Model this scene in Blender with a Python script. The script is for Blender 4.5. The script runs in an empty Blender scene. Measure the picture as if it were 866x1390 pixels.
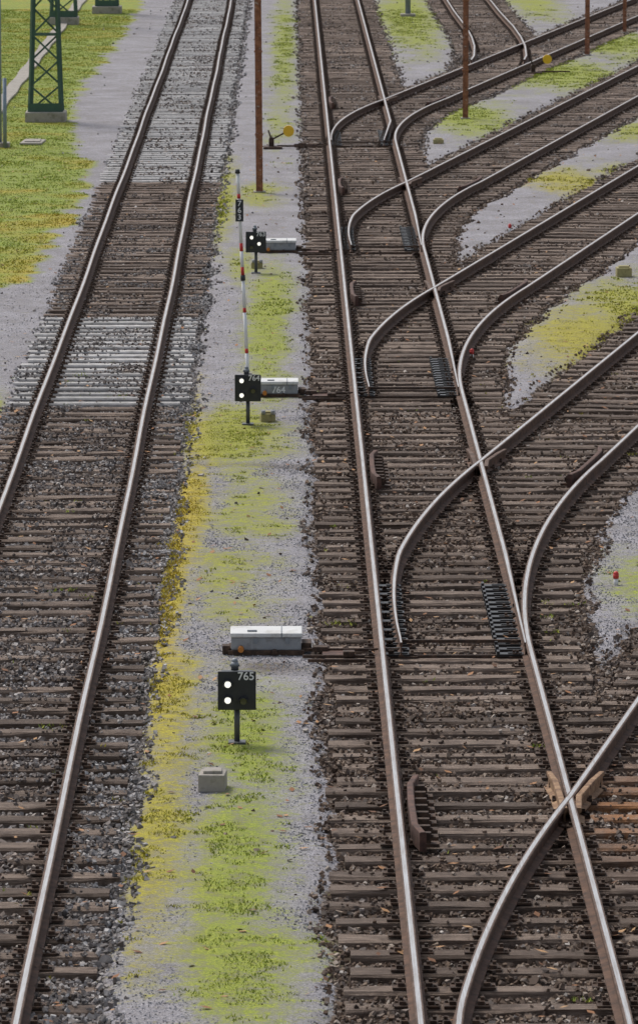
import bpy, bmesh, math, random
import numpy as np
from mathutils import Vector
rng = np.random.default_rng(7); random.seed(7)
S = bpy.context.scene
COL = S.collection

# ------------------------------------------------------------ material kit
class Mat:
    def __init__(s, name, rough=0.8, metal=0.0):
        s.m = bpy.data.materials.new(name); s.m.use_nodes = True
        s.nt = s.m.node_tree; s.b = s.nt.nodes['Principled BSDF']
        s.b.inputs['Roughness'].default_value = rough
        s.b.inputs['Metallic'].default_value = metal
        s._c = None
    def n(s, t): return s.nt.nodes.new(t)
    def l(s, a, b): s.nt.links.new(a, b)
    def put(s, sock, v):
        if hasattr(v, 'is_output'): s.l(v, sock)
        elif isinstance(v, (tuple, list)) and len(v) == 3 and sock.type == 'RGBA': sock.default_value = (*v, 1)
        else: sock.default_value = v
    def co(s, scale=None):
        if s._c is None:
            s._c = s.n('ShaderNodeTexCoord').outputs['Object']
        if scale is None: return s._c
        mp = s.n('ShaderNodeMapping'); s.l(s._c, mp.inputs[0]); mp.inputs['Scale'].default_value = scale
        return mp.outputs[0]
    def noise(s, scale, detail=4, rough=0.6, vec=None):
        t = s.n('ShaderNodeTexNoise'); s.l(vec or s.co(), t.inputs['Vector'])
        t.inputs['Scale'].default_value = scale; t.inputs['Detail'].default_value = detail
        t.inputs['Roughness'].default_value = rough
        return t.outputs['Fac']
    def vor(s, scale, out='Color', vec=None):
        t = s.n('ShaderNodeTexVoronoi'); s.l(vec or s.co(), t.inputs['Vector'])
        t.inputs['Scale'].default_value = scale
        return t.outputs[out]
    def bw(s, c):
        t = s.n('ShaderNodeSeparateColor'); s.l(c, t.inputs[0]); return t.outputs[0]
    def ramp(s, f, stops):
        t = s.n('ShaderNodeValToRGB'); s.l(f, t.inputs[0]); e = t.color_ramp.elements
        while len(e) < len(stops): e.new(0.5)
        for i, (p, c) in enumerate(stops):
            e[i].position = p; e[i].color = (c, c, c, 1) if isinstance(c, (int, float)) else (*c, 1)
        return t.outputs[0]
    def mix(s, f, a, b, mode='MIX'):
        t = s.n('ShaderNodeMix'); t.data_type = 'RGBA'; t.blend_type = mode
        s.put(t.inputs[0], f); s.put(t.inputs[6], a); s.put(t.inputs[7], b)
        return t.outputs[2]
    def math(s, op, a, b=0.0):
        t = s.n('ShaderNodeMath'); t.operation = op
        s.put(t.inputs[0], a); s.put(t.inputs[1], b); return t.outputs[0]
    def attr(s, name, chan=None):
        t = s.n('ShaderNodeAttribute'); t.attribute_name = name
        if chan is None: return t.outputs['Fac']
        q = s.n('ShaderNodeSeparateColor'); s.l(t.outputs['Color'], q.inputs[0]); return q.outputs[chan]
    def bump(s, h, st=0.5, d=0.01):
        t = s.n('ShaderNodeBump'); s.l(h, t.inputs['Height'])
        t.inputs['Strength'].default_value = st; t.inputs['Distance'].default_value = d
        s.l(t.outputs[0], s.b.inputs['Normal'])
    def color(s, c): s.put(s.b.inputs['Base Color'], c)

def simple(name, col, rough=0.6, metal=0.0, var=0.35, scale=9, dirt=(0.06, 0.05, 0.04), dirtamt=0.5):
    m = Mat(name, rough, metal)
    n1 = m.noise(scale, 4, 0.65)
    c = m.mix(n1, tuple(x*(1-var) for x in col), tuple(min(1, x*(1+var)) for x in col))
    d = m.ramp(m.noise(scale*0.45, 5, 0.75), [(0.52, 0.0), (0.75, dirtamt)])
    m.color(m.mix(d, c, dirt)); m.bump(n1, 0.25, 0.004)
    return m.m

def rail_top():
    m = Mat('polished_rail_steel', 0.35, 0.8)
    n = m.noise(3, 4, 0.7, m.co((14, 0.5, 1)))
    c = m.ramp(n, [(0.3, (0.30, 0.275, 0.26)), (0.55, (0.50, 0.485, 0.47)), (0.8, (0.68, 0.67, 0.66))])
    m.color(c)
    m.put(m.b.inputs['Roughness'], m.ramp(n, [(0.3, 0.5), (0.7, 0.3)]))
    return m.m
def rust(name, a, b, c3, scale=8, speck=0.0):
    m = Mat(name, 0.85)
    n = m.noise(scale, 4, 0.7)
    c = m.ramp(n, [(0.3, a), (0.5, b), (0.72, c3)])
    if speck:
        sp = m.ramp(m.noise(scale*2.3, 3, 0.5), [(0.62, 0.0), (0.67, speck)])
        c = m.mix(sp, c, (0.45, 0.42, 0.38))
    m.color(c); m.bump(n, 0.5, 0.006)
    return m.m
M_TOP = rail_top()
M_EDGE = rust('rail_head_edge', (0.05, 0.028, 0.018), (0.105, 0.062, 0.042), (0.18, 0.12, 0.09), 5)
M_RUST = rust('rusty_rail_side', (0.036, 0.02, 0.013), (0.095, 0.048, 0.028), (0.17, 0.09, 0.052))
M_FAST = rust('rusty_fastening', (0.02, 0.012, 0.008), (0.056, 0.032, 0.02), (0.125, 0.07, 0.042), 14)
M_POLE = rust('rusty_painted_pole', (0.08, 0.032, 0.018), (0.24, 0.095, 0.05), (0.38, 0.17, 0.09), 6, 0.5)
M_CHECK = rust('check_rail_steel', (0.035, 0.02, 0.016), (0.09, 0.045, 0.032), (0.16, 0.08, 0.055), 9)
M_FROG = rust('frog_ochre_rust', (0.10, 0.055, 0.03), (0.26, 0.15, 0.08), (0.42, 0.28, 0.16), 7)
M_BLACKST = simple('black_slide_chair', (0.022, 0.02, 0.02), 0.45, 0.3, dirtamt=0.4)
M_BLACK = simple('black_signal_paint', (0.018, 0.02, 0.024), 0.4, 0, dirt=(0.12, 0.11, 0.1), dirtamt=0.25)
M_GREYP = simple('grey_steel_paint', (0.22, 0.24, 0.26), 0.5, 0.2)
M_DGREY = simple('dark_grey_mast', (0.08, 0.085, 0.09), 0.5, 0.2)
M_LID = simple('weathered_light_lid', (0.64, 0.64, 0.62), 0.5, 0, 0.14, 6, (0.25, 0.22, 0.16), 0.8)
M_MACH = simple('machine_grey_side', (0.30, 0.31, 0.32), 0.6, 0.1, 0.2, 8, (0.10, 0.07, 0.045), 0.9)
M_WHITE = simple('white_paint', (0.78, 0.78, 0.77), 0.5, 0, 0.08, 10, (0.35, 0.3, 0.25), 0.4)
M_RED = simple('red_paint', (0.55, 0.03, 0.025), 0.45, 0, 0.2)
M_YEL = simple('yellow_paint', (0.80, 0.48, 0.02), 0.5, 0, 0.12, dirtamt=0.2)
M_ORANGE = simple('orange_gland', (0.45, 0.16, 0.02), 0.6, 0, 0.3)
M_GREEN = simple('green_mast_paint', (0.045, 0.10, 0.07), 0.6, 0.1, 0.4)
M_BLUEG = simple('blue_grey_post', (0.22, 0.27, 0.33), 0.5, 0.2)
M_CONC = simple('weathered_concrete', (0.34, 0.31, 0.27), 0.9, 0, 0.25, 12, (0.10, 0.10, 0.05), 0.8)
M_MOSSC = simple('mossy_concrete', (0.34, 0.30, 0.14), 0.95, 0, 0.4, 14, (0.07, 0.05, 0.03), 0.8)
M_GLASS = simple('dark_lens', (0.12, 0.12, 0.08), 0.12)
def emis(name, col, st):
    m = Mat(name, 0.3); m.color(col)
    m.b.inputs['Emission Color'].default_value = (*col, 1); m.b.inputs['Emission Strength'].default_value = st
    return m.m
M_LAMP = emis('lit_white_lamp', (1, 0.98, 0.9), 1.0)

def wood():
    m = Mat('weathered_wood_sleeper', 0.88)
    g = m.noise(5, 5, 0.78, m.co((0.6, 10, 10)))
    r = m.attr('rnd'); ru = m.attr('rust')
    c = m.ramp(g, [(0.28, (0.045, 0.030, 0.022)), (0.42, (0.155, 0.117, 0.092)), (0.57, (0.275, 0.218, 0.178)), (0.78, (0.46, 0.39, 0.335))])
    c = m.mix(1.0, c, m.ramp(r, [(0, (0.52, 0.46, 0.41)), (0.5, (0.95, 0.89, 0.84)), (1, (1.35, 1.29, 1.23))]), 'MULTIPLY')
    blot = m.noise(2.6, 4, 0.75)
    c = m.mix(m.ramp(blot, [(0.46, 0.0), (0.66, 0.75)]), c, (0.075, 0.048, 0.033))
    sx = m.n('ShaderNodeSeparateXYZ'); m.l(m.co(), sx.inputs[0])
    xr = m.n('ShaderNodeMapRange'); m.l(sx.outputs[0], xr.inputs[0]); xr.inputs[1].default_value = 2.2; xr.inputs[2].default_value = 2.8
    rf = m.math('MULTIPLY', m.math('MULTIPLY', ru, xr.outputs[0]), m.ramp(m.noise(9, 3, 0.7), [(0.35, 0.3), (0.6, 0.9)]))
    c = m.mix(rf, c, (0.42, 0.18, 0.06))
    m.color(c); m.bump(g, 1.0, 0.03)
    return m.m
def conc_sl():
    m = Mat('concrete_sleeper', 0.9)
    n = m.noise(7, 4, 0.7)
    c = m.ramp(n, [(0.3, (0.23, 0.22, 0.205)), (0.5, (0.42, 0.405, 0.39)), (0.75, (0.58, 0.565, 0.55))])
    c = m.mix(1.0, c, m.ramp(m.attr('rnd'), [(0, 0.7), (1, 1.1)]), 'MULTIPLY')
    m.color(c); m.bump(n, 0.4, 0.006)
    return m.m
M_WOOD = wood(); M_CSL = conc_sl()

def stone_mat():
    m = Mat('crushed_ballast_stone', 0.9)
    r = m.attr('rnd'); g = m.attr('grey')
    br = m.ramp(r, [(0, (0.040, 0.025, 0.017)), (0.4, (0.105, 0.066, 0.043)), (0.8, (0.19, 0.132, 0.092)), (0.95, (0.30, 0.235, 0.18)), (1, (0.46, 0.41, 0.36))])
    gr = m.ramp(r, [(0, (0.072, 0.065, 0.061)), (0.3, (0.165, 0.155, 0.15)), (0.7, (0.30, 0.288, 0.285)), (1, (0.56, 0.545, 0.535))])
    m.color(m.mix(g, br, gr))
    return m.m
M_STONE = stone_mat()
def pebble_mat():
    m = Mat('path_pebble', 0.9)
    m.color(m.ramp(m.attr('rnd'), [(0, (0.14, 0.138, 0.143)), (0.4, (0.27, 0.264, 0.275)), (0.8, (0.36, 0.353, 0.37)), (1, (0.54, 0.53, 0.535))]))
    return m.m
def grass_mat():
    m = Mat('moss_and_grass_blade', 0.8)
    g = m.ramp(m.attr('rnd'), [(0, (0.105, 0.165, 0.016)), (0.5, (0.245, 0.33, 0.028)), (1, (0.42, 0.455, 0.06))])
    y = m.ramp(m.attr('rnd'), [(0, (0.26, 0.17, 0.018)), (0.5, (0.50, 0.34, 0.022)), (1, (0.62, 0.48, 0.045))])
    m.color(m.mix(m.attr('grey'), g, y))
    return m.m
def leaf_mat():
    m = Mat('dry_leaf', 0.8)
    m.color(m.ramp(m.attr('rnd'), [(0, (0.12, 0.05, 0.02)), (0.5, (0.30, 0.13, 0.05)), (1, (0.5, 0.30, 0.14))]))
    return m.m

def ground_mat():
    m = Mat('railway_yard_ground', 0.95)
    bal = m.attr('gA', 0); gry = m.attr('gA', 1); moss = m.attr('gA', 2)
    yel = m.attr('gB', 0); dirt = m.attr('gB', 1)
    big = m.noise(0.9, 3, 0.65); mid = m.noise(6, 4, 0.72); fin = m.noise(38, 3, 0.75)
    vc = m.n('ShaderNodeTexVoronoi'); m.l(m.co(), vc.inputs['Vector']); vc.inputs['Scale'].default_value = 80
    pv = m.bw(vc.outputs['Color'])
    pc = m.ramp(pv, [(0, (0.145, 0.142, 0.15)), (0.4, (0.26, 0.254, 0.27)), (0.8, (0.34, 0.333, 0.353)), (1, (0.47, 0.46, 0.475))])
    pc = m.mix(1.0, pc, m.ramp(big, [(0.3, (0.74, 0.71, 0.69)), (0.7, (1.14, 1.12, 1.14))]), 'MULTIPLY')
    pc = m.mix(m.ramp(mid, [(0.48, 0.0), (0.70, 0.5)]), pc, (0.175, 0.145, 0.112))
    bv = m.bw(m.vor(26))
    bb = m.ramp(bv, [(0, (0.024, 0.015, 0.010)), (0.5, (0.060, 0.038, 0.025)), (1, (0.125, 0.085, 0.06))])
    bg = m.ramp(bv, [(0, (0.05, 0.045, 0.042)), (0.5, (0.12, 0.112, 0.108)), (1, (0.27, 0.26, 0.255))])
    bc = m.mix(gry, bb, bg)
    e = m.math('ADD', bal, m.math('MULTIPLY', m.math('SUBTRACT', mid, 0.5), 0.9))
    c = m.mix(m.ramp(e, [(0.42, 0.0), (0.58, 1.0)]), pc, bc)
    d = m.math('ADD', dirt, m.math('MULTIPLY', m.math('SUBTRACT', mid, 0.5), 1.1))
    c = m.mix(m.ramp(d, [(0.35, 0.0), (0.85, 0.8)]), c, m.mix(fin, (0.045, 0.033, 0.022), (0.15, 0.11, 0.075)))
    gm = m.ramp(fin, [(0.3, (0.095, 0.14, 0.015)), (0.5, (0.23, 0.30, 0.028)), (0.7, (0.39, 0.42, 0.05))])
    ym = m.ramp(fin, [(0.3, (0.24, 0.15, 0.018)), (0.5, (0.49, 0.33, 0.02)), (0.7, (0.62, 0.48, 0.045))])
    mc = m.mix(yel, gm, ym)
    mc = m.mix(m.ramp(mid, [(0.36, 0.6), (0.54, 0.0)]), mc, (0.15, 0.125, 0.045))
    k = m.math('ADD', moss, m.math('MULTIPLY', m.math('SUBTRACT', mid, 0.5), 2.0))
    k = m.math('ADD', k, m.math('MULTIPLY', m.math('SUBTRACT', fin, 0.5), 1.0))
    film = m.ramp(m.math('ADD', moss, m.math('MULTIPLY', m.math('SUBTRACT', big, 0.5), .8)), [(0.12, 0.0), (0.65, 0.6)])
    c = m.mix(film, c, m.mix(yel, (0.185, 0.195, 0.065), (0.28, 0.21, 0.055)))
    c = m.mix(m.ramp(k, [(0.28, 0.0), (0.82, 0.94)]), c, mc)
    m.color(c)
    h = m.math('ADD', vc.outputs['Distance'], m.math('MULTIPLY', fin, 1.2))
    m.bump(h, 0.6, 0.010)
    return m.m

# ------------------------------------------------------------ mesh kit
def quads(name, V, Q, mats, midx=None, attrs=None, parent=None, smooth=False):
    V = np.asarray(V, dtype=np.float32); Q = np.asarray(Q, dtype=np.int32)
    me = bpy.data.meshes.new(name)
    me.vertices.add(len(V)); me.vertices.foreach_set('co', V.ravel())
    me.loops.add(Q.size); me.loops.foreach_set('vertex_index', Q.ravel())
    me.polygons.add(len(Q))
    me.polygons.foreach_set('loop_start', np.arange(0, Q.size, 4, dtype=np.int32))
    me.polygons.foreach_set('loop_total', np.full(len(Q), 4, dtype=np.int32))
    for mt in mats: me.materials.append(mt)
    if midx is not None: me.polygons.foreach_set('material_index', np.asarray(midx, dtype=np.int32))
    me.update(calc_edges=True)
    for k, v in (attrs or {}).items():
        v = np.asarray(v, dtype=np.float32)
        if v.ndim == 2:
            a = me.attributes.new(k, 'FLOAT_COLOR', 'POINT'); a.data.foreach_set('color', v.ravel())
        else:
            a = me.attributes.new(k, 'FLOAT', 'POINT'); a.data.foreach_set('value', v)
    me.polygons.foreach_set('use_smooth', np.full(len(Q), smooth))
    me.validate()
    ob = bpy.data.objects.new(name, me); COL.objects.link(ob)
    if parent: ob.parent = parent
    return ob

def empty(name, loc=(0, 0, 0), rz=0):
    e = bpy.data.objects.new(name, None); e.location = loc; e.rotation_euler = (0, 0, rz)
    e.empty_display_size = 0.3; COL.objects.link(e); return e
GS = 1.019   # the ground lies below rail level: survey scale for things standing on it
def gempty(name, x, y, z=-.175): return empty(name, (x*GS, y*GS, z))

BOXV = np.array([[x, y, z] for z in (-.5, .5) for y in (-.5, .5) for x in (-.5, .5)])
BOXQ = np.array([[0, 2, 3, 1], [4, 5, 7, 6], [0, 1, 5, 4], [2, 6, 7, 3], [0, 4, 6, 2], [1, 3, 7, 5]])
def boxset(lst):
    V = []; Q = []
    for i, (c, s) in enumerate(lst):
        V.append(BOXV*np.array(s)+np.array(c)); Q.append(BOXQ+8*i)
    return np.vstack(V), np.vstack(Q)
def inst(TV, TQ, pos, rz, scl=None):
    pos = np.asarray(pos, float); n = len(pos); rz = np.asarray(rz, float)
    V = np.repeat(TV[None], n, 0)
    if scl is not None: V = V*np.asarray(scl)[:, None, :]
    c, s = np.cos(rz)[:, None], np.sin(rz)[:, None]
    X = V[:, :, 0]*c-V[:, :, 1]*s; Y = V[:, :, 0]*s+V[:, :, 1]*c
    V = np.stack([X, Y, V[:, :, 2]], 2)+pos[:, None, :]
    Q = TQ[None]+(np.arange(n)*len(TV))[:, None, None]
    return V.reshape(-1, 3), Q.reshape(-1, 4)

def part(parent, name, kind, size, loc, mat, rot=(0, 0, 0), bevel=0.0, seg=20, r2=None):
    bm = bmesh.new()
    if kind == 'box':
        bmesh.ops.create_cube(bm, size=1)
        bmesh.ops.scale(bm, vec=size, verts=bm.verts)
        if bevel: bmesh.ops.bevel(bm, geom=bm.edges[:], offset=bevel, segments=2, affect='EDGES', profile=0.6)
    elif kind == 'cyl':
        r, h = size
        bmesh.ops.create_cone(bm, cap_ends=True, segments=seg, radius1=r, radius2=r if r2 is None else r2, depth=h)
    elif kind == 'ball':
        bmesh.ops.create_uvsphere(bm, u_segments=seg, v_segments=seg//2, radius=size)
    me = bpy.data.meshes.new(name); bm.to_mesh(me); bm.free(); me.materials.append(mat)
    if kind != 'box':
        for p in me.polygons: p.use_smooth = len(p.vertices) <= 4
    ob = bpy.data.objects.new(name, me); ob.location = loc; ob.rotation_euler = rot
    ob.parent = parent; COL.objects.link(ob); return ob
def beams(parent, name, segs, w, mat):
    V = []; Q = []
    for i, (a, b) in enumerate(segs):
        a = Vector(a); b = Vector(b); d = (b-a); L = d.length
        q = d.to_track_quat('Z', 'Y')
        for v in BOXV: V.append(a+q @ Vector((v[0]*w, v[1]*w, (v[2]+.5)*L)))
        Q.append(BOXQ+8*i)
    return quads(name, np.array([list(v) for v in V]), np.vstack(Q), [mat], parent=parent)
def text(parent, s, size, loc, mat, rot=(math.radians(90), 0, 0), line=None):
    cu = bpy.data.curves.new('number', 'FONT'); cu.body = s; cu.size = size
    cu.align_x = 'CENTER'; cu.align_y = 'CENTER'; cu.extrude = 0.0015; cu.offset = size*0.012
    if line: cu.space_line = line
    cu.materials.append(mat)
    ob = bpy.data.objects.new('number', cu); ob.location = loc; ob.rotation_euler = rot
    ob.parent = parent; COL.objects.link(ob)

# half profile, foot to head; last two points bound the polished running band
PR = [(.066, -.15), (.066, -.138), (.012, -.122), (.010, -.05), (.034, -.036), (.034, -.008), (.029, -.0015), (.018, 0)]
PROF = np.array(PR+[(-x, z) for x, z in reversed(PR)])
RAILS = []
def rail(parent, pts, name='rail', zoff=0.0, wscale=None, mats=None, reg=True):
    P = np.asarray(pts, float); n = len(P); m = len(PROF)
    T = np.gradient(P, axis=0); T /= np.linalg.norm(T, axis=1)[:, None]
    Nn = np.stack([T[:, 1], -T[:, 0]], 1)
    w = np.ones(n) if wscale is None else np.asarray(wscale)
    off = PROF[:, 0][None]*w[:, None]
    V = np.stack([P[:, 0:1]+Nn[:, 0:1]*off, P[:, 1:2]+Nn[:, 1:2]*off, np.repeat(PROF[:, 1][None], n, 0)+zoff], 2).reshape(-1, 3)
    Q = []; mi = []
    for j in range(m):
        a = j; b = (j+1) % m
        k = np.arange(n-1)*m
        Q.append(np.stack([k+a, k+b, k+m+b, k+m+a], 1)); mi += [0 if j == 7 else (2 if j in (5, 6, 8, 9) else 1)]*(n-1)
    caps = []
    for i in range(m//2-1):
        caps.append([i, m-1-i, m-2-i, i+1])
        o = (n-1)*m; caps.append([o+i, o+i+1, o+m-2-i, o+m-1-i])
    Q.append(np.array(caps)); mi += [1]*len(caps)
    if reg: RAILS.append(P)
    return quads(name, V, np.vstack(Q), mats or [M_TOP, M_RUST, M_EDGE], mi, parent=parent)

# ------------------------------------------------------------ track layout (metres)
XL = -2.70; XM = 1.70
FROG = [48.5, 70.9, 93.1, 115.0, 141.0]
SLOPE = [.185, .195, .193, .182, .180]
OPENL = [True, True, True, True, False]
YEND = 235.0; YST = 22.0
def lc(d, s):
    d = np.asarray(d, float)
    return np.where(d < -14.5, .95, np.where(d < 0, .95+.00713*(d+14.5)**2, 2.45+s*d))
def divc(i, Y): return lc(Y-FROG[i], SLOPE[i])+.76
def branch_c(Y):
    return np.interp(Y, [150, 155, 160, 165, 170, 176, 185, 240], [4.83, 5.73, 6.10, 6.28, 6.36, 6.38, 6.3, 6.2])

track_l = empty('railway_track'); track_m = empty('railway_track')
turn = [empty('railway_turnout') for _ in FROG]
ys = np.arange(YST, YEND, 2.0)
wob = lambda y, k: 0.008*np.sin(y*0.21+k)+0.005*np.sin(y*0.53+2*k)
for sx in (-.75, .75):
    rail(track_l, np.stack([XL+sx+wob(ys, 1), ys], 1))
rail(track_m, np.stack([.95+0*ys, ys], 1))
for i, f in enumerate(FROG):
    s = SLOPE[i]; tp = turn[i]
    L = 75 if i < 3 else YEND-f
    d = np.concatenate([np.arange(-14.2, -8, .4), np.arange(-8, 0.01, 1.0)])
    op = 0.0 if OPENL[i] else 0.22
    k = np.clip((-8-d)/6, 0, 1)
    x = 2.45-0.035*k-op*k
    rail(tp, np.stack([x, f+d], 1), 'through_switch_rail', 0.002, 1-0.6*k)
    nxt = FROG[i+1]-15.0 if i < 4 else YEND
    rail(track_m, np.array([[2.45, f], [2.45, f+1], [2.45, nxt]]), zoff=0.0)
    d = np.concatenate([np.arange(-15, 4, .5), np.arange(4, L, 3.0)])
    rail(tp, np.stack([lc(d, s)+1.5+0.027*np.clip((d+14)/14, 0, 1), f+d], 1), 'stock_rail')
    d = np.concatenate([np.arange(-14.2, 0, .4), [0.0]])
    k = np.clip((-8-d)/6, 0, 1)
    x = lc(d, s)+(0.2*k if OPENL[i] else 0.045*k)
    rail(tp, np.stack([x, f+d], 1), 'curved_switch_rail', 0.004, 1-0.6*k)
    d = np.concatenate([[0, .5, 1, 2], np.arange(4, L, 3.0)])
    rail(tp, np.stack([lc(d, s), f+d], 1), 'diverging_rail', 0.004)
    fm = [M_FROG, M_FROG, M_FROG] if i == 0 else [M_EDGE, M_RUST, M_EDGE]
    d = np.array([-.5, .1, .8, 1.2]); ws = np.array([.8, .8, .8, .7])
    rail(tp, np.stack([np.array([2.45-.07, 2.45-.078, 2.45-.09, 2.45-.125]), f+d], 1), 'wing_rail', -0.003, ws, mats=fm, reg=False)
    rail(tp, np.stack([np.array([2.45+.05, 2.45+.085, 2.45+.8*s+.09, 2.45+1.2*s+.125]), f+d], 1), 'wing_rail', -0.005, ws, mats=fm, reg=False)
    part(tp, 'frog_block', 'box', (.12, .5, .06), (2.45, f-.1, -.07), fm[0], bevel=.01)
    def check(xf, y0, y1, side, nm):
        yy = np.array([y0, y0+.4, (y0+y1)/2, y1-.4, y1]); xx = np.array([xf(y) for y in yy])
        off = np.array([.18, .12, .112, .12, .18])*side
        V = []; n = len(yy)
        pf = [(-.022, -.15), (.025, -.15), (.025, .008), (.018, .015), (-.016, .015), (-.022, .008)]
        for a, b, o in zip(xx, yy, off):
            for p, z in pf: V.append([a+o+p*1.2, b, z+.008])
        Q = []; m = 6
        for a in range(n-1):
            for j in range(m): Q.append([a*m+j, a*m+(j+1) % m, (a+1)*m+(j+1) % m, (a+1)*m+j])
        for o in (0, (n-1)*m): Q += [[o, o+1, o+2, o+5], [o+5, o+2, o+3, o+4]]
        quads(nm, V, Q, [M_CHECK], parent=tp)
        yb = np.arange(y0+.25, y1-.1, .3)
        tv, tq = boxset([((.075*side, 0, -.085), (.11, .07, .12)), ((.10*side, 0, -.13), (.2, .14, .03)), ((.135*side, 0, -.07), (.03, .035, .05))])
        pos = np.array([[xf(y)+.125*side, y, 0] for y in yb])
        v, q = inst(tv, tq, pos, np.zeros(len(pos))); quads(nm+'_bracket', v, q, [M_FAST], parent=tp)
    check(lambda y: .95, f-1.7, f+.9, 1, 'check_rail')
    check(lambda y: float(lc(y-f, s))+1.527, f-1.5, f+1.2, -1, 'check_rail')
rail(track_m, np.array([[2.45, YST], [2.45, 25], [2.45, FROG[0]-15]]))
br = empty('railway_track')
yb = np.concatenate([np.arange(158, 180, 1.0), np.arange(180, YEND, 3)])
rail(br, np.stack([branch_c(yb)-.75, yb], 1), zoff=.003); rail(br, np.stack([branch_c(yb)+.75, yb], 1), zoff=.006)

# ------------------------------------------------------------ sleepers
RX0, RX1, RY0, RY1, RC = -7.0, 20.0, 22.0, 236.0, 0.05
occ = np.zeros((int((RY1-RY0)/RC), int((RX1-RX0)/RC)), bool)
def raster(cx, cy, L, W, a, write=True):
    u = np.arange(-L/2, L/2, .04); v = np.arange(-W/2, W/2, .04)
    U, Vv = np.meshgrid(u, v)
    X = cx+U*math.cos(a)-Vv*math.sin(a); Y = cy+U*math.sin(a)+Vv*math.cos(a)
    i = ((Y-RY0)/RC).astype(int); j = ((X-RX0)/RC).astype(int)
    ok = (i >= 0) & (j >= 0) & (i < occ.shape[0]) & (j < occ.shape[1])
    i, j = i[ok], j[ok]
    if len(i) == 0: return 1.0
    fr = occ[i, j].mean()
    if write: occ[i, j] = True
    return fr
SP = 0.6
groups = {}
def sl(key, cx, cy, L, a=0.0, kind=0):
    if raster(cx, cy, L, .24, a, False) > .12: return
    raster(cx, cy, L, .27, a)
    r = math.exp(-((cy-48.6)**2/2.6))*(cx > 1.5)
    groups.setdefault(key, []).append((cx, cy, L, a, kind, r))
y = YST
while y < YEND:
    j = random.uniform(-.03, .03)
    kind = 1 if (78.2 < y < 90.0 or y > 117.0) else 0
    sl('L', XL+random.uniform(-.05, .05), y+j, 2.55+random.uniform(-.12, .08), random.uniform(-.012, .012), kind)
    left = .42+random.uniform(-.10, .08); right = 3.0+random.uniform(-.08, .08); key = 'M'
    for i, f in enumerate(FROG):
        d = y-f
        if -14.5 < d < 5.2:
            right = max(3.0, float(lc(d, SLOPE[i]))+1.5+.55)+random.uniform(-.06, .06); key = i
    sl(key, (left+right)/2, y+random.uniform(-.025, .025), right-left, random.uniform(-.007, .007), 0)
    y += SP
for i, f in enumerate(FROG):
    a = math.atan(SLOPE[i]); L = 75 if i < 3 else YEND-f
    d = 5.4
    while d < L-1:
        cx = float(divc(i, f+d)); cy = f+d
        if cx > 19: break
        sl(i, cx+random.uniform(-.05, .05), cy, 2.58+random.uniform(-.12, .08), -a+random.uniform(-.015, .015), 0)
        d += SP*math.cos(a)
yy = 158.0
while yy < YEND:
    sl('B', float(branch_c(yy)), yy, 2.6, 0, 0); yy += SP
h = .13; w = .125
NS = 9; prof = [(-w, -h), (-w, -.022), (-w+.02, 0), (w-.02, 0), (w, -.022), (w, -h)]
SV = np.array([[sx, py, pz] for sx in np.linspace(-.5, .5, NS) for py, pz in prof])
SQ = np.array([[6*k+i, 6*k+i+1, 6*k+i+7, 6*k+i+6] for k in range(NS-1) for i in range(5)]+
              [[0, 5, 4, 1], [1, 4, 3, 2]]+[[6*(NS-1)+a for a in t] for t in ([0, 1, 4, 5], [1, 2, 3, 4])])
fast_pos = {}
par = {'L': track_l, 'M': track_m, 'B': br, **{i: turn[i] for i in range(5)}}
for key, lst in groups.items():
    for kind in (0, 1):
        A = np.array([g for g in lst if g[4] == kind])
        if len(A) == 0: continue
        n = len(A)
        zj = rng.uniform(-.014, .003, n)
        v, q = inst(SV, SQ, np.stack([A[:, 0], A[:, 1], -.156+zj], 1), A[:, 3], np.stack([A[:, 2], rng.uniform(.88, 1.1, n), np.ones(n)], 1))
        if kind == 0:      # hewn, worn edges
            jz = rng.uniform(-.010, .0, len(v)); jy = rng.uniform(-.016, .016, len(v))
            v[:, 2] += jz; v[:, 1] += jy
        quads('concrete_sleepers' if kind else 'wooden_sleepers', v, q, [M_CSL if kind else M_WOOD],
              attrs={'rnd': np.repeat(rng.random(n), len(SV)), 'rust': np.repeat(A[:, 5], len(SV))}, parent=par[key])
    for cx, cy, L, a, kind, r in lst:
        for P in RAILS:
            yy_ = cy
            if not (P[0, 1]-.3 <= cy <= P[-1, 1]+.3): continue
            for _ in range(3):
                xx_ = np.interp(yy_, P[:, 1], P[:, 0]); yy_ = cy+(xx_-cx)*math.tan(a)
            if abs(xx_-cx) < L/2-.1: fast_pos.setdefault(key, []).append((xx_, yy_, 0, a))
FT = boxset([((0, 0, -.152), (.34, .16, .018)), ((-.105, 0, -.132), (.05, .10, .035)), ((.105, 0, -.132), (.05, .10, .035)),
             ((-.115, 0, -.105), (.028, .028, .03)), ((.115, 0, -.105), (.028, .028, .03)),
             ((-.15, .045, -.139), (.025, .025, .02)), ((.15, -.045, -.139), (.025, .025, .02))])
for key, lst in fast_pos.items():
    A = np.array(lst)
    v, q = inst(FT[0], FT[1], A[:, :3], A[:, 3]); quads('rail_fastenings', v, q, [M_FAST], parent=par[key])
SC = boxset([((0, 0, -.138), (.28, .13, .03)), ((-.12, 0, -.115), (.03, .11, .04)), ((.05, 0, -.118), (.14, .04, .012))])
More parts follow.
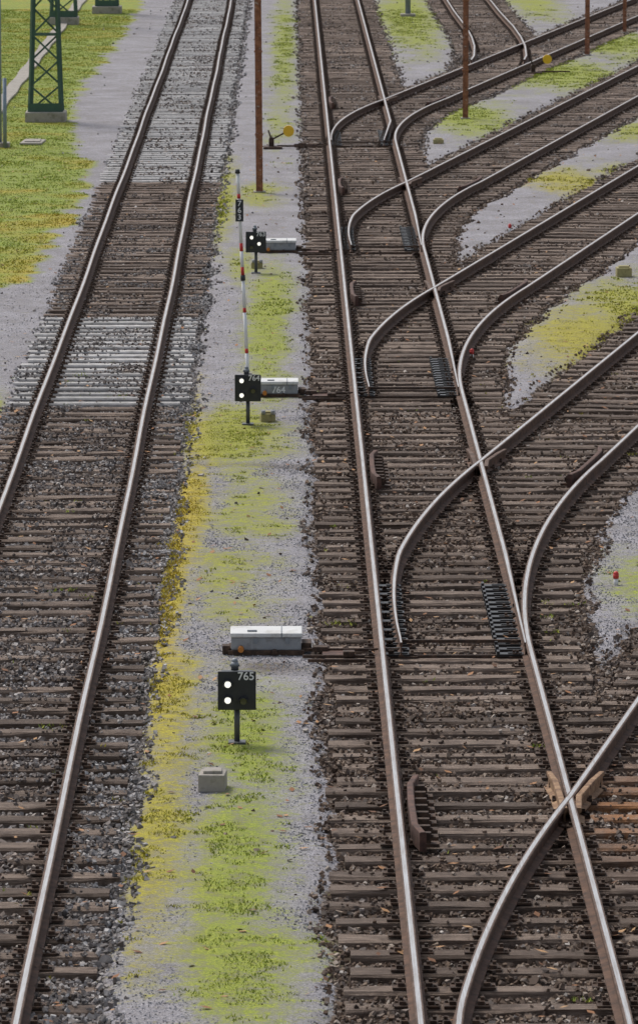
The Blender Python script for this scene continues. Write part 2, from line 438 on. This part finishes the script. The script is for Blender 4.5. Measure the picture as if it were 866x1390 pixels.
for i, f in enumerate(FROG):
    pos = []
    for cx, cy, L, a, kind, r in groups[i]:
        if -14.2 < cy-f < -9.5: pos += [(1.10, cy, 0), (2.26, cy, 0), (1.10, cy+.3, 0.0), (2.26, cy+.3, 0.0)]
    v, q = inst(SC[0], SC[1], np.array(pos), np.zeros(len(pos))); quads('slide_chairs', v, q, [M_BLACKST], parent=turn[i])
    segs = [((.15, f-14.15, -.15), (2.35, f-14.15, -.15)), ((.15, f-13.85, -.13), (1.2, f-13.85, -.13)), ((1.15, f-13.5, -.10), (2.4, f-13.5, -.10)), ((.2, f-14.4, -.15), (.8, f-14.4, -.15))]
    beams(turn[i], 'drive_rod', segs, .032, M_FAST)
    part(turn[i], 'rod_joint', 'box', (.16, .14, .06), (.33, f-13.85, -.12), M_FAST, bevel=.01)
    part(turn[i], 'rod_joint', 'box', (.12, .12, .06), (.62, f-14.15, -.12), M_FAST, bevel=.01)
    part(turn[i], 'rod_guide', 'box', (.3, .3, .05), (.5, f-14.0, -.16), M_CHECK, bevel=.01)

# ------------------------------------------------------------ ground masks
def vnoise(X, Y, s, seed):
    r = np.random.default_rng(seed).random((256, 256))
    x = X/s+500; y = Y/s+500; xi = np.floor(x).astype(int); yi = np.floor(y).astype(int)
    fx = x-xi; fy = y-yi; fx = fx*fx*(3-2*fx); fy = fy*fy*(3-2*fy)
    g = lambda a, b: r[a % 256, b % 256]
    return (g(xi, yi)*(1-fx)+g(xi+1, yi)*fx)*(1-fy)+(g(xi, yi+1)*(1-fx)+g(xi+1, yi+1)*fx)*fy
def fbm(X, Y, s, seed): return (vnoise(X, Y, s, seed)*.5+vnoise(X, Y, s/2.1, seed+1)*.3+vnoise(X, Y, s/4.3, seed+2)*.2)
def tdist(X, Y):
    d = np.minimum(np.abs(X-XL), np.abs(X-XM))
    for i, f in enumerate(FROG):
        L = 75 if i < 3 else 400
        c = divc(i, Y); dd = np.abs(X-c)*math.cos(math.atan(SLOPE[i]))
        d = np.where((Y > f-14) & (Y < f+L), np.minimum(d, dd), d)
    d = np.where(Y > 156, np.minimum(d, np.abs(X-branch_c(Y))), d)
    return d
MOSS = [  # X, Y, rx, ry, strength, yellowness
    (-.48, 45.2, .38, 4.2, 1.05, .05), (-.30, 41.0, .5, 3, .85, .1), (-1.08, 46.9, .30, 5.5, .85, .55), (-.40, 51.2, .42, 2.6, 1.0, .08), (-1.15, 53.0, .28, 3.0, .85, .6),
    (-1.27, 60.0, .18, 5.5, 1.15, .9), (-1.15, 67.0, .21, 4.0, 1.15, .85), (-.45, 65.9, .5, 4, .58, .2), (-.65, 60.5, .5, 3.4, .58, .25), (-.78, 73.2, .64, 3.4, 1.1, .25), (-1.3, 75, .16, 3.6, .9, .7),
    (-.30, 87.3, .37, 9.5, 1.0, .12), (-1.32, 110.8, .28, 9, .95, .3), (-.6, 112, .45, 3.0, .85, .25), (-.1, 165, .38, 30, .8, .1), (-.3, 132, .3, 8, .55, .15), (-.8, 97, .3, 4, .7, .2),
    (-4.0, 76, .4, 2.0, .9, .2), (-5.2, 60, .5, 6, .6, .2),
    (4.6, 85.4, .95, 4.6, 1.0, .5), (5.6, 90.0, .9, 4, .95, .3), (6.4, 94, .7, 3, .6, .2), (5.8, 115, .85, 3.2, .85, .5), (7.0, 118, .8, 3, .5, .3), (4.1, 60.5, .5, 2.2, .9, .1),
    (4.4, 134, 1.0, 6, .95, .1), (7.4, 151.5, 1.7, 7, 1.05, .1), (9.8, 166, 1.7, 8, .95, .1), (3.9, 182, 1.0, 18, 1.05, .12), (8.4, 190, .8, 10, .85, .15), (8.0, 130, .9, 3.6, .8, .2), (10.5, 145, 1.6, 4.5, .85, .15)]
GBY = [86, 90, 93, 96, 104, 112, 118, 125, 135, 145, 160, 185, 2000]
GBX = [-12, -6.5, -4.5, -4.25, -4.1, -3.9, -4.0, -4.6, -5.05, -5.15, -4.95, -4.8, -4.8]
def masks(X, Y):
    td = tdist(X, Y)
    n1 = fbm(X, Y, 1.1, 11)-.5; n2 = fbm(X, Y*.5, .6, 31)-.5
    th = np.where(X < -3.4, 1.15, 1.38)
    bal = np.clip(((th+.10)-td+n1*.35)/.2, 0, 1)
    grey = np.where(X < -.6, .52, np.clip((Y-105)/70, 0, .30))+n1*.7
    grey = np.clip(grey+np.where((X < -.6) & (td > .85), .25, 0), 0, 1)
    GXs, GYs = X/GS, Y/GS
    moss = np.zeros_like(X); yel = np.zeros_like(X); ws = np.zeros_like(X)+1e-4
    for mx, my, rx, ry, st, ye in MOSS:
        e = np.exp(-(((GXs-mx)/rx)**2+((GYs-my)/ry)**2)*.85)
        moss = np.maximum(moss, e*st); yel += e*ye; ws += e
    yel = yel/ws
    moss = moss+n2*.8*(moss > .08)
    gb = np.interp(GYs, GBY, GBX)+n1*.8
    gr = np.clip((gb-GXs)/.4, 0, 1)
    moss = np.maximum(moss, gr*(1.1+n1*.7)); yel = np.where(gr > .5, np.clip(.0+n1*1.7+np.clip((116-Y)/45, 0, .3), 0, .75), yel)
    far = (X > 12) | (X < -14); moss = np.where(far, np.maximum(moss, .8), moss)
    moss = moss*(1-.9*np.clip((1.36-td)/.15, 0, 1))
    dirt = np.exp(-(((GXs+.95)/.24)**2+((GYs-50.2)/2.4)**2))*.55
    dirt = np.maximum(dirt, np.exp(-((GYs-70.3+.15*np.sin(X*2))/.35)**2)*.75*(X < .8)*(X > -4))
    dirt = np.maximum(dirt, np.exp(-(((GXs+.2)/.5)**2+((GYs-55.2)/.5)**2))*.9)
    dirt = np.maximum(dirt, (td < 1.3)*(X > .3)*.35)
    dirt = np.maximum(dirt, np.exp(-((GXs+1.15)/.2)**2-((GYs-46)/6)**2)*.6)
    return td, bal, grey, np.clip(moss, 0, 1.2), np.clip(yel, 0, 1), np.clip(dirt, 0, 1)
gx = np.concatenate([[-1600, -500, -120, -40, -20], np.arange(-12, 16, .1), [18, 22, 40, 120, 500, 1600]])
gy = np.concatenate([[-300, -60, 0, 15, 25, 30], np.arange(34, 206, .2), [212, 220, 240, 300, 500, 1000, 2200]])
GX, GY = np.meshgrid(gx, gy)
td, bal, grey, moss, yel, dirt = masks(GX.ravel(), GY.ravel())
X_, Y_ = GX.ravel(), GY.ravel()
GZ = -.175-.065*bal+(fbm(X_, Y_, .5, 71)-.5)*.03+np.clip(moss, 0, 1)*.014
nx, ny = len(gx), len(gy)
idx = np.arange(nx*ny).reshape(ny, nx)
Qg = np.stack([idx[:-1, :-1], idx[:-1, 1:], idx[1:, 1:], idx[1:, :-1]], 2).reshape(-1, 4)
one = np.ones_like(bal)
quads('ground', np.stack([X_, Y_, GZ], 1), Qg, [ground_mat()], attrs={'gA': np.stack([bal, grey, moss, one], 1), 'gB': np.stack([yel, dirt, one*0, one], 1)}, smooth=True)

# ------------------------------------------------------------ scattering
def vis(Y):
    k = Y*9.26/70000
    return -390*k-.5, 476*k+.5
def sample(dens_fn, y0, y1, step=4):
    out = []
    for a in np.arange(y0, y1, step):
        l, r = vis(a+step); n = int(dens_fn(a)*(r-l)*step)
        out.append(np.stack([rng.uniform(l, r, n), rng.uniform(a, a+step, n)], 1))
    return np.vstack(out)
def inocc(P):
    i = np.clip(((P[:, 1]-RY0)/RC).astype(int), 0, occ.shape[0]-1); j = np.clip(((P[:, 0]-RX0)/RC).astype(int), 0, occ.shape[1]-1)
    return occ[i, j]
def rocks(name, P, Z, size, rnd, grey, mat):
    n = len(P)
    V = np.repeat(BOXV[None]*1.0, n, 0)+rng.uniform(-.2, .2, (n, 8, 3))
    V *= (size[:, None]*rng.uniform(.6, 1.25, (n, 3)))[:, None, :]
    a, b, c = rng.uniform(0, 6.28, (3, n))
    def rot(V, t, i, j):
        ct, st = np.cos(t)[:, None], np.sin(t)[:, None]; p = V[:, :, i]*ct-V[:, :, j]*st; q = V[:, :, i]*st+V[:, :, j]*ct
        V[:, :, i] = p; V[:, :, j] = q
    rot(V, a, 0, 1); rot(V, b, 0, 2); rot(V, c, 1, 2)
    V += np.stack([P[:, 0], P[:, 1], Z], 1)[:, None, :]
    Q = BOXQ[None]+(np.arange(n)*8)[:, None, None]
    return quads(name, V.reshape(-1, 3), Q.reshape(-1, 4), [mat], attrs={'rnd': np.repeat(rnd, 8), 'grey': np.repeat(grey, 8)})
P = sample(lambda y: 680 if y < 75 else (330 if y < 110 else 140), 38, 196)
td, bal, grey, moss, yel, dirt = masks(P[:, 0], P[:, 1])
oc = inocc(P)
prob = np.where(bal > .4, 1.0, np.where(bal > 0.02, .25, .002))
pat = fbm(P[:, 0], P[:, 1], .8, 55)
prob = np.where(oc, np.where(P[:, 0] < -.5, .24, .07)*np.clip((pat-.40)*7, 0, 2.0), prob)
keep = rng.random(len(P)) < prob
P, td, bal, grey, oc, pat = P[keep], td[keep], bal[keep], grey[keep], oc[keep], pat[keep]
sz = (rng.uniform(.018, .038, len(P))+(rng.random(len(P)) < .06)*.014)*np.where(P[:, 1] > 110, 1.35, 1.0)*np.where(oc, .8, 1)
Z = np.where(oc, -.154, np.where(bal > .3, -.230+rng.uniform(0, .024, len(P))+np.clip(pat-.48, 0, .3)*.16, -.17))
rocks('ballast_stones', P, Z, sz, rng.random(len(P)), np.clip(grey+rng.uniform(-.3, .25, len(P)), 0, 1), M_STONE)
P = sample(lambda y: 420 if y < 75 else 60, 38, 95)
td, bal, grey, moss, yel, dirt = masks(P[:, 0], P[:, 1])
k = (bal < .4) & (moss < .45)
P = P[k]; rocks('path_gravel', P, np.full(len(P), -.172), rng.uniform(.006, .014, len(P)), rng.random(len(P)), np.zeros(len(P)), pebble_mat())
P = sample(lambda y: 1100 if y < 80 else 330, 38, 190)
td, bal, grey, moss, yel, dirt = masks(P[:, 0], P[:, 1])
nn = fbm(P[:, 0], P[:, 1], .3, 91)
weed = (fbm(P[:, 0], P[:, 1], .45, 131) > .80) & (P[:, 1] < 90) & (rng.random(len(P)) < .5)
k = (moss+(nn-.5)*1.8 > .80) | (weed & (td < 1.4))
P, yel, moss = P[k], yel[k], moss[k]; n = len(P)
hh = rng.uniform(.004, .018, n)*np.where(P[:, 1] > 90, 1.4, 1.0); ww = rng.uniform(.004, .010, n)*np.where(P[:, 1] > 90, 2.0, 1.0); an = rng.uniform(-1.2, 1.2, n)
ca, sa = np.cos(an), np.sin(an); lx, ly = rng.uniform(-.025, .025, (2, n))
base = np.stack([P[:, 0], P[:, 1], np.full(n, -.176)], 1)
e = np.stack([ca*ww, sa*ww, np.zeros(n)], 1); up = np.stack([lx, ly, hh+.014], 1)
V = np.stack([base-e, base+e, base+up+e*.25, base+up-e*.25], 1)
quads('grass_tufts', V.reshape(-1, 3), np.arange(n*4).reshape(-1, 4), [grass_mat()], attrs={'rnd': np.repeat(rng.random(n), 4), 'grey': np.repeat(np.clip(yel+rng.uniform(-.2, .2, n), 0, 1), 4)})
P = sample(lambda y: 2.4 if y < 80 else 1.2, 38, 130); n = len(P)
an = rng.uniform(0, 6.28, n); r = rng.uniform(.018, .045, n); tl = rng.uniform(-.03, .03, n)
Zl = np.where(inocc(P), -.150, -.166)
V = np.stack([np.stack([P[:, 0]+r*np.cos(an+t)*f_, P[:, 1]+r*np.sin(an+t)*f_, Zl+tl*np.cos(t)*.6+.012], 1) for t, f_ in ((0, 1.2), (1.57, .7), (3.14, 1.2), (4.71, .7))], 1)
quads('fallen_leaves', V.reshape(-1, 3), np.arange(n*4).reshape(-1, 4), [leaf_mat()], attrs={'rnd': np.repeat(rng.random(n), 4)})

# ------------------------------------------------------------ lineside objects
def dwarf_signal(x, y, num, lit, dark, hb=.34):
    e = gempty('dwarf_shunting_signal', x, y)
    part(e, 'foot_plate', 'box', (.16, .16, .03), (0, 0, .015), M_DGREY, bevel=.005)
    part(e, 'mast', 'cyl', (.027, hb+.06), (0, 0, (hb+.06)/2), M_DGREY)
    zc = hb+.185
    part(e, 'lamp_housing', 'box', (.30, .18, .33), (0, .0, zc), M_BLACK, bevel=.02)
    part(e, 'front_screen', 'box', (.355, .02, .365), (0, -.105, zc), M_BLACK, bevel=.008)
    part(e, 'rear_bracket', 'box', (.1, .06, .2), (0, .12, zc), M_GREYP, bevel=.01)
    part(e, 'cap_neck', 'cyl', (.035, .05), (-.02, 0, hb+.385), M_DGREY)
    part(e, 'cap', 'cyl', (.05, .04), (-.02, 0, hb+.42), M_GREYP, r2=.03)
    part(e, 'cap_knob', 'ball', .03, (-.02, 0, hb+.445), M_GREYP)
    for nm, (lx, lz), mt in [('lit_lamp', p, M_LAMP) for p in lit]+[('dark_lamp', p, M_GLASS) for p in dark]:
        part(e, nm, 'cyl', (.030, .012), (lx, -.121, zc+lz), mt, rot=(math.pi/2, 0, 0))
        V = []; Q = []; m = 11
        for yy in (-.116, -.19):
            for rr in (.046, .041):
                for t in np.linspace(-.35, math.pi+.35, m):
                    V.append([lx+rr*math.cos(t), yy, zc+lz+rr*math.sin(t)])
        for a in range(m-1):
            Q += [[a, a+1, 2*m+a+1, 2*m+a], [m+a, 3*m+a, 3*m+a+1, m+a+1], [2*m+a, 2*m+a+1, 3*m+a+1, 3*m+a]]
        quads('visor', V, Q, [M_BLACK], parent=e)
    text(e, num, .105, (.085, -.1185, zc+.135), M_WHITE)
    return e
dwarf_signal(-.466, 51.0, '765', [(-.085, .06), (-.085, -.09)], [(.06, -.10)])
dwarf_signal(-.532, 74.5, '764', [(-.085, -.10), (-.085, .10)], [(.07, -.04)])
dwarf_signal(-.542, 95.4, '763', [(-.075, .08), (.055, -.03)], [(-.075, -.09)], .38)

def point_machine(x0, x1, y, num=None):
    e = gempty('point_machine', (x0+x1)/2, y); w = x1-x0
    part(e, 'base_frame', 'box', (w+.06, .5, .05), (0, .25, .025), M_FAST, bevel=.006)
    part(e, 'gear_case', 'box', (w, .44, .13), (0, .25, .115), M_MACH, bevel=.012)
    part(e, 'lid', 'box', (w+.02, .48, .045), (0, .25, .206), M_LID, bevel=.012)
    part(e, 'lid_seam', 'box', (.012, .488, .052), (w*.22, .25, .205), M_GREYP)
    part(e, 'lid_handle', 'box', (.10, .03, .02), (-w*.2, .12, .236), M_GREYP, bevel=.006)
    part(e, 'rod_box', 'box', (.10, .26, .08), (w/2+.055, .25, .07), M_FAST, bevel=.01)
    part(e, 'detector_box', 'box', (.08, .14, .09), (-w/2-.05, .1, .05), M_FAST, bevel=.01)
    part(e, 'cable_gland', 'cyl', (.03, .1), (-w*.36, -.02, .07), M_ORANGE, rot=(math.pi/2, 0, 0))
    part(e, 'cable_gland', 'cyl', (.025, .1), (w*.12, -.02, .04), M_FAST, rot=(math.pi/2, 0, 0))
    part(e, 'latch', 'box', (.04, .02, .06), (w*.3, .02, .15), M_GREYP)
    part(e, 'latch', 'box', (.04, .02, .06), (-w*.15, .02, .15), M_GREYP)
    if num: text(e, num, .13, (0, .026, .105), M_WHITE)
point_machine(-.577, .14, 55.9); point_machine(-.40, .145, 77.6, '764'); point_machine(-.43, .15, 99.2); point_machine(-.45, .12, 33.0)

def marker_pole(x, y, H, lean):
    e = gempty('red_white_marker_pole', x, y); rad = .025
    at = lambda h: (lean*h/H, 0, h)
    bands = [(0, .35, M_WHITE), (.35, .42, M_RED), (.42, .95, M_WHITE), (.95, 1.02, M_RED), (1.02, 1.42, M_WHITE), (1.50, 1.62, M_RED), (1.62, 1.85, M_WHITE), (1.85, 1.97, M_RED), (1.97, 2.62, M_WHITE), (2.62, 2.69, M_RED), (2.69, H-.06, M_WHITE)]
    ang = math.atan(lean/H)
    for a, b, mt in bands: part(e, 'band', 'cyl', (rad, b-a), at((a+b)/2), mt, rot=(0, ang, 0))
    part(e, 'collar', 'cyl', (.036, .08), at(1.46), M_BLACK, rot=(0, ang, 0))
    part(e, 'top_cap', 'cyl', (.04, .06), at(H-.03), M_BLACK, rot=(0, ang, 0), r2=.03)
    p = at(2.45)
    part(e, 'number_plate', 'box', (.115, .012, .32), (p[0], -.04, p[2]), M_BLACK)
    part(e, 'plate_clamp', 'box', (.05, .03, .04), (p[0], -.025, p[2]), M_GREYP)
    for ch, dz in (('7', .10), ('6', 0), ('3', -.10)):
        text(e, ch, .11, (p[0], -.0475, p[2]+dz), M_WHITE)
    part(e, 'foot', 'cyl', (.06, .06), (0, 0, .03), M_CONC)
marker_pole(-.572, 80.1, 3.05, -.148)

def hpole(x, y, H, w, mat=M_POLE, lean=0.0):
    e = gempty('rusty_steel_pole', x, y); e.rotation_euler = (0, lean, 0)
    part(e, 'flange_1', 'box', (w, .012, H), (0, -w/2, H/2), mat)
    part(e, 'flange_2', 'box', (w, .012, H), (0, w/2, H/2), mat)
    part(e, 'web', 'box', (.012, w-.014, H), (0, 0, H/2), mat)
    part(e, 'foot_block', 'box', (w*1.8, w*1.8, .06), (0, 0, .01), M_CONC, bevel=.01)
    for z in np.arange(1.2, H, 1.7): part(e, 'clamp_band', 'box', (w+.03, w+.05, .035), (0, 0, z), mat)
hpole(-.564, 112.2, 9, .14, lean=-.008); hpole(4.26, 133.6, 9, .13); hpole(8.6, 160, 9, .13); hpole(10.4, 172, 9, .11)
e = gempty('signal_post', 3.93, 182); part(e, 'tube', 'cyl', (.09, 6), (0, 0, 3), M_BLUEG); part(e, 'foot', 'box', (.5, .5, .1), (0, 0, .05), M_CONC, bevel=.02)
e = gempty('signal_post', -6.45, 124.5); part(e, 'tube', 'cyl', (.075, 7), (0, 0, 3.5), M_BLUEG); part(e, 'tube_2', 'cyl', (.045, 1.6), (.16, -.3, .8), M_BLUEG); part(e, 'foot', 'box', (.5, .5, .12), (0, 0, .06), M_CONC, bevel=.02)

def lattice_mast(x, y, H=10, w0=.76, w1=.26):
    e = gempty('lattice_catenary_mast', x, y)
    part(e, 'concrete_base', 'box', (.98, .98, .26), (0, 0, .13), M_CONC, bevel=.03)
    wid = lambda z: (w0+(w1-w0)*(z/H)**.8)/2
    z0 = .26; segs = []; c = [(-1, -1), (1, -1), (1, 1), (-1, 1)]
    P = lambda k, z: (c[k][0]*wid(z), c[k][1]*wid(z)*.8, z0+z)
    zz = list(np.arange(0, H, .62))
    for k in range(4):
        for a, b in zip(zz[:-1], zz[1:]): segs.append((P(k, a), P(k, b)))
    beams(e, 'leg_angles', segs, .075, M_GREEN); segs = []
    for i, (a, b) in enumerate(zip(zz[:-1], zz[1:])):
        for k in range(4):
            k2 = (k+1) % 4
            segs.append((P(k, a), P(k2, b)) if i % 2 else (P(k2, a), P(k, b)))
            if i % 3 == 0: segs.append((P(k, a), P(k2, a)))
    beams(e, 'lattice_bracing', segs, .045, M_GREEN)
    part(e, 'gusset_plate', 'box', (w0+.06, .02, .22), (0, -wid(0)*.8-.05, z0+.1), M_GREEN)
lattice_mast(-5.75, 132.8); lattice_mast(-5.95, 184, w0=.7); lattice_mast(-7.1, 177, w0=.8)

e = empty('cable_trough')
pos = np.array([[-7.25+.02*math.sin(i), 100+i*1.0, -.135] for i in range(105)])
v, q = inst(*boxset([((0, 0, 0), (.34, .97, .07))]), pos, rng.uniform(-.01, .01, len(pos))); quads('trough_lids', v, q, [M_CONC], parent=e)
def block(name, x, y, s, mat=M_CONC):
    e = gempty(name, x, y); part(e, 'body', 'box', s, (0, 0, s[2]/2), mat, rot=(0, 0, random.uniform(-.1, .1)), bevel=.015)
    part(e, 'top_rib', 'box', (s[0]*.7, s[1]*.6, .03), (0, 0, s[2]+.012), mat, bevel=.008)
    return e
block('concrete_slab', -5.74, 125.7, (.5, 1.2, .06)); block('concrete_block', -.66, 48.8, (.235, .3, .16))
for x, y in [(-.27, 74.9), (-.53, 96.3)]:
    e = block('cable_connection_box', x, y, (.20, .22, .12), M_MOSSC)
    part(e, 'lug', 'cyl', (.03, .06), (.07, -.1, .14), M_MACH); part(e, 'lug', 'cyl', (.03, .06), (-.06, -.1, .14), M_MACH)
block('cable_connection_box', 5.72, 94.9, (.26, .3, .16), M_MOSSC); block('cable_connection_box', 3.4, 125.7, (.24, .3, .1), M_MOSSC)

def lever(x, y):
    e = gempty('hand_point_lever', x, y)
    part(e, 'base_plate', 'box', (.42, .5, .05), (0, 0, .025), M_FAST, bevel=.01)
    part(e, 'bracket', 'box', (.12, .22, .2), (-.03, 0, .13), M_FAST, bevel=.02)
    part(e, 'pivot', 'cyl', (.06, .26), (-.03, 0, .2), M_FAST, rot=(math.pi/2, 0, 0))
    beams(e, 'lever_arm', [((-.03, -.05, .2), (.34, -.05, .40)), ((-.03, -.05, .2), (-.10, -.05, .42))], .035, M_FAST)
    part(e, 'counterweight', 'cyl', (.125, .1), (.36, -.05, .40), M_YEL, rot=(math.pi/2, 0, 0), seg=28)
    part(e, 'weight_boss', 'cyl', (.03, .12), (.36, -.05, .40), M_YEL, rot=(math.pi/2, 0, 0))
    beams(e, 'throw_rod', [((.1, .1, .05), (1.0, .1, .05))], .04, M_FAST)
lever(-.33, 124.2); lever(6.7, 151.5)
def peg(x, y):
    e = gempty('red_marker_peg', x, y, -.19)
    part(e, 'white_shaft', 'cyl', (.026, .09), (0, 0, .045), M_WHITE); part(e, 'red_head', 'cyl', (.032, .05), (0, 0, .115), M_RED); part(e, 'red_dome', 'ball', .032, (0, 0, .14), M_RED)
peg(3.56, 60.5); peg(2.72, 82.4); peg(4.12, 103.4)

# ------------------------------------------------------------ light, sky, camera
AZ = math.radians(-38); EL = math.radians(55)
W = bpy.data.worlds.new('World'); S.world = W; W.use_nodes = True; nt = W.node_tree
sky = nt.nodes.new('ShaderNodeTexSky'); sky.sky_type = 'NISHITA'; sky.sun_disc = False
sky.sun_elevation = EL; sky.sun_rotation = AZ; sky.dust_density = 3.0; sky.air_density = 1.0
hs = nt.nodes.new('ShaderNodeHueSaturation'); hs.inputs['Saturation'].default_value = .5
nt.links.new(sky.outputs[0], hs.inputs['Color'])
nt.links.new(hs.outputs[0], nt.nodes['Background'].inputs[0]); nt.nodes['Background'].inputs[1].default_value = .15
sd = bpy.data.lights.new('sun', 'SUN'); sd.energy = 1.9; sd.angle = math.radians(18); sd.color = (1, .955, .90)
so = bpy.data.objects.new('sun', sd); COL.objects.link(so)
dirv = Vector((math.sin(AZ)*math.cos(EL), math.cos(AZ)*math.cos(EL), math.sin(EL)))
so.rotation_euler = dirv.to_track_quat('Z', 'Y').to_euler(); so.location = (0, 60, 30)

H = 9.17; f = 7484.0; th = math.atan(1057/f)
cd = bpy.data.cameras.new('camera'); co = bpy.data.objects.new('camera', cd); COL.objects.link(co)
cd.sensor_fit = 'VERTICAL'; cd.sensor_height = 36; cd.lens = f/1390*36; cd.clip_start = .5; cd.clip_end = 5000
cd.dof.use_dof = True; cd.dof.focus_distance = 60; cd.dof.aperture_fstop = 10
co.location = (0, H*math.tan(th), H)
co.rotation_euler = (math.pi/2-th, 0, -math.atan(43*math.cos(th)/f))
S.camera = co
S.view_settings.view_transform = 'Standard'; S.view_settings.look = 'None'; S.view_settings.exposure = 0
